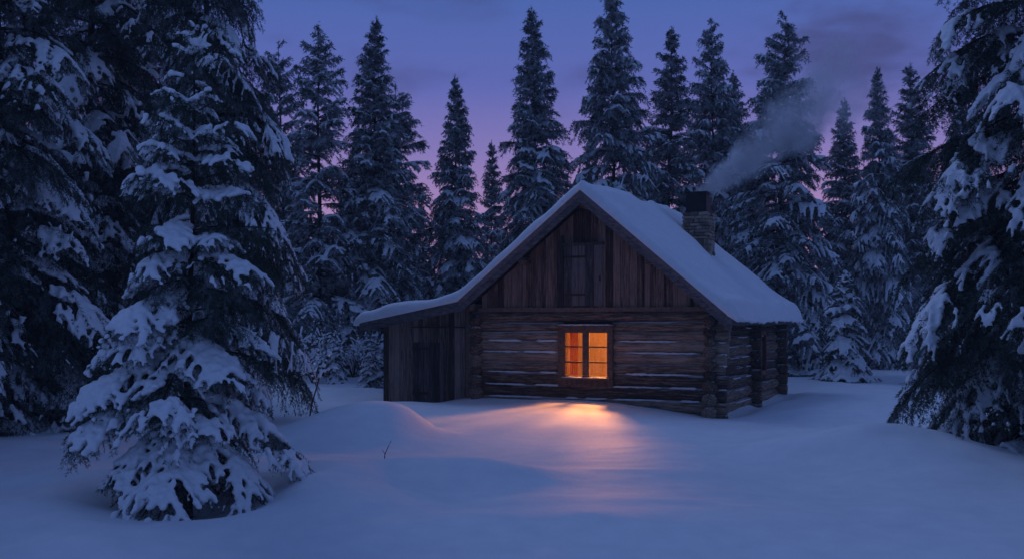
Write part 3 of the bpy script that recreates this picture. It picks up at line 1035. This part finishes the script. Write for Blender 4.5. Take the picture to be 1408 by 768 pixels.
def spruce(seed, H, Rb, h0=.3, dz=.3, nb=6, inter=.35, prof=.8, twig=.13, twig_len=.48, lvl2=0, needles=(70, .07, .018),
           snow=(.08, .65), voxel=.05, slope=(-.10, .9), droop=(.42, .12), top_snow=.7, bare=0.0, trunk_r=None, g=.55, squash=.8,
           skirt=1.0, top_prong=False, pend=0.0, hjit=.35, on1=.85, on2=.8, br_load=1.0, lv2r=(.45, .72), patch=.35, hole_at=-.18, gap=0.0, smooth=4, nmat=None):
    rs = np.random.RandomState(seed)
    limbs, S0, S1, SP, SR = [], [], [], [], []
    tr = trunk_r or H * .0105
    lean = rs.normal(size=2) * .012
    def axis_pt(h):
        return np.array([lean[0] * h + .02 * math.sin(h * 1.3 + seed), lean[1] * h + .02 * math.sin(h * 1.1 + 2 * seed), h])
    tk = [axis_pt(h) for h in np.linspace(-.5, H, 26)]
    limbs.append((tk, tr, .006))
    sr, amount = snow
    def seg(pts):
        S0.extend(pts[:-1]); S1.extend(pts[1:])
    ho = rs.rand(3) * 50
    def hole(q):
        w = patch
        return w > 0 and float(vnoise(np.float64(q[0] / w + q[2] * .9 / w + ho[0]), np.float64(q[1] / w + q[2] * 1.7 / w + ho[1]))) < hole_at
    def load(pts, r, a0=.0):
        """snow lying along a polyline"""
        d = np.linalg.norm(np.diff(pts, axis=0), axis=1).sum()
        n = max(2, int(d / (r * .75)))
        for t in np.linspace(a0, .93, n):
            f = t * (len(pts) - 1); i = min(int(f), len(pts) - 2)
            q = pts[i] + (pts[i + 1] - pts[i]) * (f - i)
            if hole(q): continue
            rr = r * (1 - .42 * t) * rs.uniform(.66, 1.2)
            SP.append(q + np.array([0, 0, rr * squash * .78]) + rs.normal(size=3) * r * .12); SR.append(rr)
    def branch(h, az, L, f, heavy, bare_b=False):
        base = axis_pt(h)
        dx = np.array([math.cos(az), math.sin(az), 0])
        sx = np.array([-math.sin(az), math.cos(az), 0])
        ff = f ** 1.4
        a = slope[0] * (1 - ff) + slope[1] * ff + rs.normal() * .09
        b = -(droop[0] * (1 - ff) + droop[1] * ff) * (1.25 if heavy else .9)
        c = .10 * (1 - ff)                                # the tip lifts again
        T = np.linspace(0, 1, 9)[:, None]
        bend = rs.normal() * .07
        pts = base + L * (dx * T * (1 - .12 * T) + sx * bend * T ** 2 + np.array([0, 0, 1.]) * (a * T + b * T ** 2 + c * T ** 4))
        # never below the snow
        pts[:, 2] = np.maximum(pts[:, 2], .06 + .10 * rs.rand())
        limbs.append((pts, max(.006, tr * .30 * min(1, L / (Rb + 1e-6) + .2)), .003))
        if bare_b:
            for t in np.arange(.2, 1, .09):
                fi = t * 8; i = min(int(fi), 7)
                p = pts[i] + (pts[i + 1] - pts[i]) * (fi - i)
                e = dx * rs.uniform(.2, .7) + sx * rs.choice([-1, 1]) * rs.uniform(.4, .9) + np.array([0, 0, rs.uniform(-.5, .25)])
                T3 = np.linspace(0, 1, 4)[:, None]
                limbs.append((p + e * L * rs.uniform(.12, .35) * T3 + np.array([0, 0, -.06]) * T3 ** 2, .004, .0015))
                if rs.rand() < .35: seg(p + e * .14 * np.linspace(.3, 1, 3)[:, None])
            return
        seg(pts[2:])
        hv = heavy
        br = sr * (.75 + .5 * rs.rand()) * min(1.15, .45 + L * .75)
        if hv and rs.rand() < br_load: load(pts[1:], br * (1 if br_load == 1 else .75))
        tg = np.gradient(pts, axis=0)
        s = .16 * L
        sgn = 1
        while s < L * .97:
            t = s / L
            fi = t * 8; i = min(int(fi), 7)
            p = pts[i] + (pts[i + 1] - pts[i]) * (fi - i)
            d = tg[i] / (np.linalg.norm(tg[i]) + 1e-9)
            tl = min(twig_len * L, (1 - t) * L * .85 + .10 + .05 * L) * rs.uniform(.65, 1.15)
            ang = R(rs.uniform(38, 62))
            sd = d * math.cos(ang) + sx * sgn * math.sin(ang) + np.array([0, 0, rs.normal() * .09])
            k = 5
            tt = np.linspace(0, 1, k)[:, None]
            q = p + sd * tl * tt + np.array([0, 0, -1.]) * g * tl * tt ** 2
            q[:, 2] = np.maximum(q[:, 2], .02)
            seg(q)
            on = hv and rs.rand() < on1
            if on: load(q, br * rs.uniform(.6, .92))
            if lvl2 and tl > lvl2:
                m = int(tl / (twig * .95))
                for j in range(m):
                    t2 = (j + .6) / m
                    fj = t2 * (k - 1); jj = min(int(fj), k - 2)
                    p2 = q[jj] + (q[jj + 1] - q[jj]) * (fj - jj)
                    d2 = q[jj + 1] - q[jj]; d2 = d2 / (np.linalg.norm(d2) + 1e-9)
                    for s2 in (1, -1):
                        l2 = (tl * (1 - t2) * .5 + .07) * rs.uniform(.6, 1.1)
                        nn = np.cross(d2, [0, 0, 1.]); nn /= np.linalg.norm(nn) + 1e-9
                        e = d2 * .7 + nn * s2 * .7 + np.array([0, 0, rs.normal() * .1])
                        t3 = np.linspace(0, 1, 3)[:, None]
                        q2 = p2 + e * l2 * t3 + np.array([0, 0, -1.]) * g * l2 * t3 ** 2
                        q2[:, 2] = np.maximum(q2[:, 2], .02)
                        seg(q2)
                        if on and rs.rand() < on2: load(q2, br * rs.uniform(*lv2r))
            if pend:
                for s2 in (1, -1):
                    if rs.rand() < .75:
                        pl_ = pend * rs.uniform(.4, 1.1) * min(1, .3 + L / Rb)
                        e = d * rs.uniform(-.1, .6) + sx * s2 * rs.uniform(.15, .8) + np.array([0, 0, -rs.uniform(.5, 1.0)])
                        e /= np.linalg.norm(e)
                        t3 = np.linspace(0, 1, 3)[:, None]
                        q3 = p + e * pl_ * t3 + np.array([0, 0, -.25]) * pl_ * t3 ** 2
                        q3[:, 2] = np.maximum(q3[:, 2], .02)
                        seg(q3)
            sgn = -sgn
            s += twig * rs.uniform(.35, .65)
    h = h0
    while h < H * .985:
        f = h / H
        env = Rb * (1 - f) ** prof * min(1.0, skirt + (1 - skirt) * f / .2) + .05
        n_ = max(4, int(round(nb * (1 - .25 * f))))
        a0 = rs.rand() * 6.28
        for k in range(n_):
            if rs.rand() < gap: continue
            am = amount * (1 - f) + amount * top_snow * f
            bb = h < bare * H and rs.rand() < .75
            branch(h + rs.normal() * dz * hjit, a0 + 6.283 * k / n_ + rs.normal() * .18, env * rs.uniform(.68, 1.10), f, rs.rand() < am, bb)
        m = rs.poisson(nb * inter)
        for k in range(m):
            am = amount * (1 - f) + amount * top_snow * f
            branch(h + dz * rs.uniform(.25, .8), rs.rand() * 6.28, env * rs.uniform(.35, .75), f, rs.rand() < am)
        h += dz * (1 - .35 * f) * rs.uniform(.85, 1.12)
    # leader
    lead = np.array([axis_pt(H - .25), axis_pt(H - .1), axis_pt(H + .1)])
    seg(lead)
    if top_prong:
        for k in range(4):
            az = .5 + k * 1.75 + rs.normal() * .2
            e = np.array([math.cos(az) * .62, math.sin(az) * .62, .78])
            q = axis_pt(H - .12) + e * .36 * np.linspace(0, 1, 4)[:, None]
            limbs.append((q, .008, .005)); seg(q); load(q[:3], sr * .62)
    V, Fq = tubes_mesh(limbs)
    trunk = np_mesh('trunk', V, Fq, True)
    crown = needles_mesh(S0, S1, needles[0], needles[1], needles[2], rs, 'crown')
    snowm = remesh(SP, SR, voxel, 'snow_cover', squash, smooth)
    for me_, m_ in ((trunk, M_BARK), (crown, nmat or M_NEEDLE), (snowm, M_SNOW)):
        me_.materials.append(m_)
    return H, trunk, crown, snowm

def place(tpl, x, y, H, rz, name, label, group=None, wide=1.0):
    h0, trunk, crown, sn_ = tpl
    s = H / h0
    e = empty(name, (x, y, float(gh(x, y)) - .03), rz)
    _h = math.sin(x * 12.9898 + y * 78.233) * 43758.5453
    e.rotation_euler = (R(1.6) * math.sin(_h), R(1.6) * math.cos(_h * 1.7), rz)
    e.scale = (s * wide * WIDE, s * wide * WIDE, s)
    tag(e, label, 'tree', group)
    for n_, me_ in (('trunk', trunk), ('crown', crown), ('snow_cover', sn_)):
        link(n_, me_, None, e)
    return e

WIDE = 1.0
def at(px, d):
    return (px - 704.0) / F * d, d
def hgt(py, d):
    return CZ + (HZ - py) / F * d

# templates for the trees round the clearing
import time as _time
_t0 = _time.time()
BG = dict(on1=.90, br_load=.6, patch=.26, hole_at=-.42, squash=.74, smooth=2, voxel=.030, g=.75, twig=.125, nmat=M_NEEDLE2)
T_NARROW = spruce(11, 11.5, 2.15, dz=.28, nb=6, prof=.78, snow=(.053, .95), top_snow=.7, needles=(80, .09, .020), pend=.18, droop=(.60, .12), **BG)
T_BROAD = spruce(12, 12.0, 2.75, dz=.31, nb=6, prof=.82, snow=(.056, .95), top_snow=.7, droop=(.72, .15), slope=(-.10, .9), needles=(80, .09, .020), pend=.20, **BG)
T_SLIM = spruce(13, 11.0, 1.8, dz=.30, nb=6, prof=.75, snow=(.051, .95), top_snow=.7, needles=(75, .09, .020), gap=.12, pend=.16, **BG)
T_SPARSE = spruce(14, 10.5, 2.0, h0=1.6, dz=.40, nb=5, prof=.55, snow=(.050, .9), top_snow=.7, slope=(.05, .75), droop=(.4, .1), gap=.2, needles=(75, .09, .020), pend=.16, **BG)
T_YOUNG = spruce(15, 3.2, 1.0, h0=.12, dz=.24, nb=6, prof=.75, snow=(.074, .97), top_snow=1.0, twig=.12, droop=(.6, .3), needles=(110, .05, .014), voxel=.024, pend=.13, squash=.8, hole_at=-.6)
T_OLD = spruce(17, 12.0, 2.9, dz=.34, nb=6, prof=.62, snow=(.054, .95), top_snow=.7, droop=(.55, .15), slope=(-.05, .8), needles=(80, .09, .020), pend=.20, gap=.16, **dict(BG, hjit=.55))
T_FAR = spruce(16, 10.0, 2.1, dz=.36, nb=6, prof=.8, twig=.19, snow=(.064, .95), top_snow=.7, voxel=.05, needles=(60, .12, .032), inter=.25, pend=.22, squash=.7, nmat=M_NEEDLE2, on1=.72, br_load=.6, smooth=2, hole_at=-.22)
print('templates bg', _time.time() - _t0)
BIG = dict(twig=.15, twig_len=.42, lvl2=.28, snow=(.054, .62), top_snow=.9, voxel=.029, needles=(85, .055, .010), pend=.24, squash=.75, g=.72,
           hole_at=-.26, patch=.40, on1=.8, on2=.6, inter=.3, smooth=3)
T_BIG = spruce(21, 13.5, 2.9, h0=.6, dz=.40, nb=5, prof=.68, droop=(.66, .2), slope=(-.05, .7), skirt=.75, **BIG)
T_BIG2 = spruce(22, 13.0, 2.75, h0=1.9, dz=.42, nb=5, prof=.62, droop=(.70, .2), slope=(-.02, .7), **BIG)
print('templates big', _time.time() - _t0)
T_HERO = spruce(41, 4.45, 1.36, h0=.50, dz=.36, nb=5, inter=.34, prof=.62, twig=.115, twig_len=.46, lvl2=.15, snow=(.056, .72), top_snow=1.25, voxel=.015,
                needles=(210, .036, .0045), droop=(.50, .12), slope=(-.02, .60), g=.52, trunk_r=.05, top_prong=True, bare=.16, skirt=.9, squash=.84, smooth=4,
                pend=.24, hjit=.10, patch=.24, hole_at=-.42, on1=.90, on2=.74, lv2r=(.50, .78))
print('templates hero', _time.time() - _t0, [len(m.polygons) for T in (T_NARROW, T_BIG, T_HERO) for m in T[1:]])

place(T_HERO, HERO[0], HERO[1], 4.62, R(20), 'spruce_tree', 'young spruce loaded with thick snow pads standing alone at the front left')

WIDE = 1.06
G_EDGE = 'tall spruces along the forest edge'
trees = [
    # template, px, top, depth, rz, wide, label
    (T_SPARSE, 440, 35, 33, 10, 1.0, 'thin open-crowned tree with bare trunk between the front young spruce and the slim spruces'),
    (T_SPARSE, 398, 60, 36, 250, .9, 'gaunt tree half hidden by the large dark spruce, left of the thin open-crowned one'),
    (T_NARROW, 512, 33, 34, 40, 1.05, 'tall slender snowy spruce just left of the shed roof'),
    (T_SPARSE, 552, 116, 37, 130, 1.15, 'loose spruce with long bare side arms behind the tall slender one left of the shed'),
    (T_FAR, 577, 282, 50, 0, .9, 'small distant spruce seen in the pink gap above the shed roof'),
    (T_NARROW, 628, 106, 37, 200, .92, 'dense cone-shaped spruce rising behind the shed and left roof slope'),
    (T_SLIM, 675, 203, 44, 70, .9, 'short slim spruce just right of the cone-shaped one behind the roof slope'),
    (T_NARROW, 745, 16, 38, 285, .98, 'tall straight spruce behind the left roof slope near the ridge'),
    (T_FAR, 803, 188, 50, 0, .8, 'low spruce tucked between two tall ones behind the roof ridge'),
    (T_OLD, 848, -12, 38, 15, .80, 'tallest spruce behind the cabin, its tip at the upper picture edge'),
    (T_SLIM, 915, 40, 40, 165, 1.15, 'slim spruce standing between the tallest one and the chimney'),
    (T_OLD, 985, 36, 43, 330, .78, 'dark spruce rising directly behind the smoking chimney'),
    (T_SLIM, 1018, 106, 47, 20, 1.1, 'half-hidden spruce behind the chimney smoke'),
    (T_OLD, 1064, 26, 36, 100, 1.0, 'broad spruce right of the chimney with the smoke drifting across it'),
    (T_NARROW, 1165, 138, 43, 60, 1.0, 'shorter spruce beside the pink sky right of the cabin'),
    (T_BROAD, 1211, 95, 41, 210, .78, 'pointed spruce right of the cabin, behind the small snowy one'),
    (T_SLIM, 1256, 93, 43, 100, 1.2, 'slim spruce partly covered by the big spruce at the right edge'),
    (T_BROAD, 1318, 60, 30, 260, .75, 'shaded spruce just behind the big spruce at the right edge'),
]
for tpl, px, top, d, rz, wd, lab in trees:
    x, y = at(px, d)
    place(tpl, x, y, hgt(top, d), R(rz), 'spruce_tree', lab, G_EDGE, wd)
small = [
    (T_YOUNG, 1160, 372, 31.5, 30, 1.0, 'small round young spruce buried in snow right of the cabin'),
    (T_YOUNG, 1112, 428, 36, 90, .7, 'tiny snow-caked spruce close behind the cabin corner'),
    (T_YOUNG, 462, 452, 31, 50, .9, 'little snow-bent spruce under the thin open-crowned tree'),
    (T_YOUNG, 512, 462, 29, 150, 1.2, 'low snow-heaped spruce beside the shed wall'),
]
for tpl, px, top, d, rz, wd, lab in small:
    x, y = at(px, d)
    place(tpl, x, y, hgt(top, d), R(rz), 'young_spruce', lab, 'young spruces at the forest edge', wd)
WIDE = 1.0
big = [
    (T_BIG2, -300, 13.0, 12.5, 40, .95, 'near spruce added to shade the left side, mostly outside the picture, boughs reaching in at the left edge'),  # put in to darken the trees on the left
    (T_BIG, 1670, 11.5, 12.0, 100, .9, 'near spruce mostly outside the picture, only its boughs reaching in at the right edge'),
    (T_BIG, 1435, 15.0, 13.0, 200, 1.0, 'huge dark spruce filling the right edge with drooping snowy boughs'),
    (T_BIG, 15, 17.0, 13.0, 0, .95, 'great dark spruce at the left edge with layered snowy boughs'),
    (T_BIG2, 108, 21.0, 14.0, 95, .9, 'shaded spruce with visible trunk behind the left edge spruce'),
    (T_BIG, 205, 25.0, 15.0, 140, .9, 'dark spruce behind the tip of the front young spruce'),
    (T_BIG2, 308, 18.5, 13.5, 330, .68, 'large dark spruce right behind the front young spruce, boughs reaching right'),
]
for tpl, px, d, H, rz, wd, lab in big:
    x, y = at(px, d)
    place(tpl, x, y, H, R(rz), 'spruce_tree', lab, 'great spruces closing in the clearing', wd)
# the forest behind
rr = random.Random(5)
for px in list(range(-60, 1500, 44)) + list(range(-40, 1500, 62)):
    q = px + rr.uniform(-18, 18)
    d = rr.uniform(50, 68)
    top = rr.uniform(285, 360)
    if 555 < q < 720: top = rr.uniform(345, 400)
    if 770 < q < 815: top = rr.uniform(300, 340)
    if 1105 < q < 1150: top = rr.uniform(320, 360)
    if q < 540 or q > 1190: top = rr.uniform(160, 300)
    x, y = at(q, d)
    place(T_FAR, x, y, hgt(top, d), rr.uniform(0, 6.28), 'spruce_tree', 'distant snowy spruce in the dense forest behind the clearing', 'distant forest trees', rr.uniform(1.0, 1.4))

# ------------------------------------------------------------------ twigs poking out of the snow
def twig_thing(px, py, pts, r, name, label, snowy=False, d=None):
    x = (px - 704) / F * d
    z = float(gh(x, d))
    m = MB()
    m.tube([(p[0], p[1], p[2]) for p in pts[0]], [r * (1 - .7 * i / len(pts[0])) for i in range(len(pts[0]))], 6)
    for br in pts[1:]:
        m.tube(br, [r * .5 * (1 - .6 * i / len(br)) for i in range(len(br))], 5)
    if not snowy:
        o = m.build(name, M_BARK); o.location = (x, d, z)
        tag(o, label, 'twig')
        return
    e = empty(name, (x, d, z)); tag(e, label, 'sapling')
    m.build('stem', M_BARK, e)
    P, Rr = [], []
    r2 = np.random.RandomState(4)
    for br in pts:
        for i in range(len(br) - 1):
            for t in (0, .33, .66):
                p = np.array(br[i]) * (1 - t) + np.array(br[i + 1]) * t
                if p[2] > .55 and r2.rand() < .8:
                    P.append(p + np.array([0, 0, .02])); Rr.append(r2.uniform(.02, .045))
    sme = remesh(P, Rr, .012, 'snow_cover', .9, 2); sme.materials.append(M_SNOW)
    link('snow_cover', sme, None, e)
twig_thing(424, 0, [[(0, 0, -.1), (.06, 0, .25), (.13, .02, .5), (.2, .02, .75), (.32, .03, 1.0), (.40, .03, 1.1)],
                    [(.13, .02, .5), (.02, .03, .75), (-.04, .04, .9)], [(.2, .02, .75), (.14, .0, .95), (.16, 0, 1.15)], [(.2, .02, .72), (.38, .02, .8), (.5, .02, .78)]],
           .014, 'sapling', 'thin leaning sapling with snow clots between the young spruce and the shed', True, 17.5)
twig_thing(528, 0, [[(0, 0, -.08), (.01, 0, .05), (.045, .01, .13), (.08, .01, .20)], [(.01, 0, .05), (-.02, 0, .1)]], .006, 'twig', 'small bare twig sticking out of the snow mound', False, 12.2)

def shrub(seed):
    r2 = np.random.RandomState(seed)
    lim, P, Rr = [], [], []
    for k in range(16):
        az = r2.rand() * 6.28; L = r2.uniform(.7, 1.7); lean = r2.uniform(.15, .75)
        T = np.linspace(0, 1, 7)[:, None]
        e = np.array([math.cos(az) * lean, math.sin(az) * lean, 1.0])
        q = e * L * T + np.array([math.cos(az), math.sin(az), -.9]) * L * .35 * T ** 2.5
        q[0, 2] -= .1
        lim.append((q, .011, .003))
        for j in range(7):
            t = r2.uniform(.25, .95); fi = t * 6; i = min(int(fi), 5)
            p = q[i] + (q[i + 1] - q[i]) * (fi - i)
            d = r2.normal(size=3) * .5 + np.array([0, 0, .35])
            w = p + d * r2.uniform(.15, .4) * np.linspace(0, 1, 4)[:, None]
            lim.append((w, .005, .002))
            if r2.rand() < .75:
                for s_ in np.linspace(.2, 1, 5): P.append(p + (w[-1] - p) * s_ + np.array([0, 0, .018])); Rr.append(r2.uniform(.016, .036))
        for t in np.linspace(.35, 1, 12):
            if r2.rand() < .6:
                fi = t * 6; i = min(int(fi), 5)
                P.append(q[i] + (q[i + 1] - q[i]) * (fi - i) + np.array([0, 0, .02])); Rr.append(r2.uniform(.02, .045))
    V, Fq = tubes_mesh(lim, 4)
    a = np_mesh('stems', V, Fq, True); a.materials.append(M_BARK)
    b = remesh(P, Rr, .016, 'snow_cover', .9, 2); b.materials.append(M_SNOW)
    return a, b
SH = [shrub(1), shrub(2)]
for k, (px, d, sc, lab) in enumerate([
        (402, 29, 1.3, 'bare snow-dusted shrub at the forest edge nearest the front young spruce'),
        (432, 31, 1.1, 'bare snow-dusted shrub at the foot of the thin open-crowned tree'),
        (487, 32, 1.2, 'bare snow-dusted shrub between the two little spruces left of the shed'),
        (520, 31, .9, 'bare snow-dusted shrub close against the shed corner'),
        (1095, 36, 1.0, 'bare snow-dusted shrub behind the cabin corner')]):
    x, y = at(px, d)
    e = empty('bare_shrub', (x, y, float(gh(x, y))), k * 1.3)
    e.scale = (sc, sc, sc)
    tag(e, lab, 'shrub', 'bare shrubs at the forest edge')
    link('stems', SH[k % 2][0], None, e); link('snow_cover', SH[k % 2][1], None, e)

# ------------------------------------------------------------------ chimney smoke
sx_, sy_ = cab((cu0 + cu1) / 2, (cv0 + cv1) / 2)
def smoke():
    L = 5.2
    V, Fs = [], []
    k, n = 16, 20
    for i in range(k + 1):
        x = -.1 + (L + .1) * i / k
        r = .24 + .34 * max(0, x)
        for j in range(n):
            a = 2 * math.pi * j / n
            V.append((x, r * math.cos(a), r * math.sin(a)))
    for i in range(k):
        for j in range(n):
            j2 = (j + 1) % n
            Fs.append((i * n + j, (i + 1) * n + j, (i + 1) * n + j2, i * n + j2))
    me = bpy.data.meshes.new('smoke')
    me.from_pydata(V, [], Fs + [tuple(range(n)), tuple(k * n + j for j in range(n - 1, -1, -1))])
    bm = bmesh.new(); bm.from_mesh(me); bmesh.ops.recalc_face_normals(bm, faces=bm.faces); bm.to_mesh(me); bm.free()
    m = bpy.data.materials.new('chimney_smoke'); m.use_nodes = True
    t = m.node_tree; t.nodes.clear()
    co = mnode(t, 'ShaderNodeTexCoord')
    nz = mnode(t, 'ShaderNodeTexNoise'); nz.inputs['Scale'].default_value = 1.1; nz.inputs['Detail'].default_value = 2
    t.links.new(co.outputs['Object'], nz.inputs['Vector'])
    dis = mnode(t, 'ShaderNodeVectorMath', operation='MULTIPLY_ADD')        # warp
    sb = mnode(t, 'ShaderNodeVectorMath', operation='SUBTRACT'); sb.inputs[1].default_value = (.5, .5, .5)
    t.links.new(nz.outputs['Color'], sb.inputs[0])
    s = mnode(t, 'ShaderNodeSeparateXYZ')
    s0 = mnode(t, 'ShaderNodeSeparateXYZ'); t.links.new(co.outputs['Object'], s0.inputs[0])
    wsc = mnode(t, 'ShaderNodeMath', operation='MULTIPLY'); wsc.inputs[1].default_value = .55; wsc.use_clamp = False
    t.links.new(s0.outputs['X'], wsc.inputs[0])
    wv = mnode(t, 'ShaderNodeCombineXYZ')
    for i in range(3): t.links.new(wsc.outputs[0], wv.inputs[i])
    t.links.new(sb.outputs[0], dis.inputs[0]); t.links.new(wv.outputs[0], dis.inputs[1]); t.links.new(co.outputs['Object'], dis.inputs[2])
    t.links.new(dis.outputs[0], s.inputs[0])
    yy = mnode(t, 'ShaderNodeMath', operation='MULTIPLY'); t.links.new(s.outputs['Y'], yy.inputs[0]); t.links.new(s.outputs['Y'], yy.inputs[1])
    zz = mnode(t, 'ShaderNodeMath', operation='MULTIPLY_ADD'); t.links.new(s.outputs['Z'], zz.inputs[0]); t.links.new(s.outputs['Z'], zz.inputs[1]); t.links.new(yy.outputs[0], zz.inputs[2])
    rt = mnode(t, 'ShaderNodeMath', operation='SQRT'); t.links.new(zz.outputs[0], rt.inputs[0])
    rad = mnode(t, 'ShaderNodeMath', operation='MULTIPLY_ADD'); rad.inputs[1].default_value = .24; rad.inputs[2].default_value = .20
    t.links.new(s.outputs['X'], rad.inputs[0])
    dv_ = mnode(t, 'ShaderNodeMath', operation='DIVIDE'); t.links.new(rt.outputs[0], dv_.inputs[0]); t.links.new(rad.outputs[0], dv_.inputs[1])
    edge = mnode(t, 'ShaderNodeMapRange', interpolation_type='SMOOTHSTEP')
    edge.inputs['From Min'].default_value = 1.0; edge.inputs['From Max'].default_value = .15
    t.links.new(dv_.outputs[0], edge.inputs['Value'])
    fal = mnode(t, 'ShaderNodeValToRGB')
    fe = fal.color_ramp.elements
    fe[0].position = 0; fe[0].color = (1, 1, 1, 1)
    fe[1].position = 1; fe[1].color = (0, 0, 0, 1)
    for p, v_ in ((.12, .6), (.35, .26), (.7, .11), (.92, .06)):
        e = fe.new(p); e.color = (v_, v_, v_, 1)
    xl = mnode(t, 'ShaderNodeMath', operation='DIVIDE'); xl.inputs[1].default_value = L
    t.links.new(s.outputs['X'], xl.inputs[0]); t.links.new(xl.outputs[0], fal.inputs['Fac'])
    n2 = mnode(t, 'ShaderNodeTexNoise'); n2.inputs['Scale'].default_value = 2.2; n2.inputs['Detail'].default_value = 7; n2.inputs['Distortion'].default_value = .6
    n2.inputs['Roughness'].default_value = .6
    t.links.new(dis.outputs[0], n2.inputs['Vector'])
    n2r = mnode(t, 'ShaderNodeMapRange', interpolation_type='SMOOTHSTEP'); n2r.inputs['From Min'].default_value = .42; n2r.inputs['From Max'].default_value = .66
    n2r.inputs['To Min'].default_value = .18
    t.links.new(n2.outputs['Fac'], n2r.inputs['Value'])
    m1 = mnode(t, 'ShaderNodeMath', operation='MULTIPLY'); t.links.new(edge.outputs[0], m1.inputs[0]); t.links.new(fal.outputs[0], m1.inputs[1])
    m2 = mnode(t, 'ShaderNodeMath', operation='MULTIPLY'); t.links.new(m1.outputs[0], m2.inputs[0]); t.links.new(n2r.outputs[0], m2.inputs[1])
    m3 = mnode(t, 'ShaderNodeMath', operation='MULTIPLY'); t.links.new(m2.outputs[0], m3.inputs[0]); m3.inputs[1].default_value = 24.0
    vol = mnode(t, 'ShaderNodeVolumePrincipled')
    vol.inputs['Color'].default_value = (.92, .93, .95, 1)
    t.links.new(m3.outputs[0], vol.inputs['Density'])
    out = mnode(t, 'ShaderNodeOutputMaterial'); t.links.new(vol.outputs[0], out.inputs['Volume'])
    o = link('smoke', me, m)
    o.location = (sx_, sy_, 4.86)
    o.rotation_euler = (0, R(-38), R(4))
    tag(o, 'thin grey smoke drifting up and right from the chimney', 'smoke', kind='stuff')
smoke()
hz = MB()
hz.box(-505, 505, -500, 560, -3.0, 17.0)
M_HAZE = bpy.data.materials.new('haze'); M_HAZE.use_nodes = True
ht_ = M_HAZE.node_tree; ht_.nodes.clear()
hv = mnode(ht_, 'ShaderNodeVolumePrincipled')
hv.inputs['Color'].default_value = (.85, .88, .95, 1)
hv.inputs['Density'].default_value = .0011
ho_ = mnode(ht_, 'ShaderNodeOutputMaterial'); ht_.links.new(hv.outputs[0], ho_.inputs['Volume'])
haze = hz.build('haze', M_HAZE)
tag(haze, 'faint blue evening haze between the trees', 'haze', kind='stuff')
print('script', _time.time() - _t0)
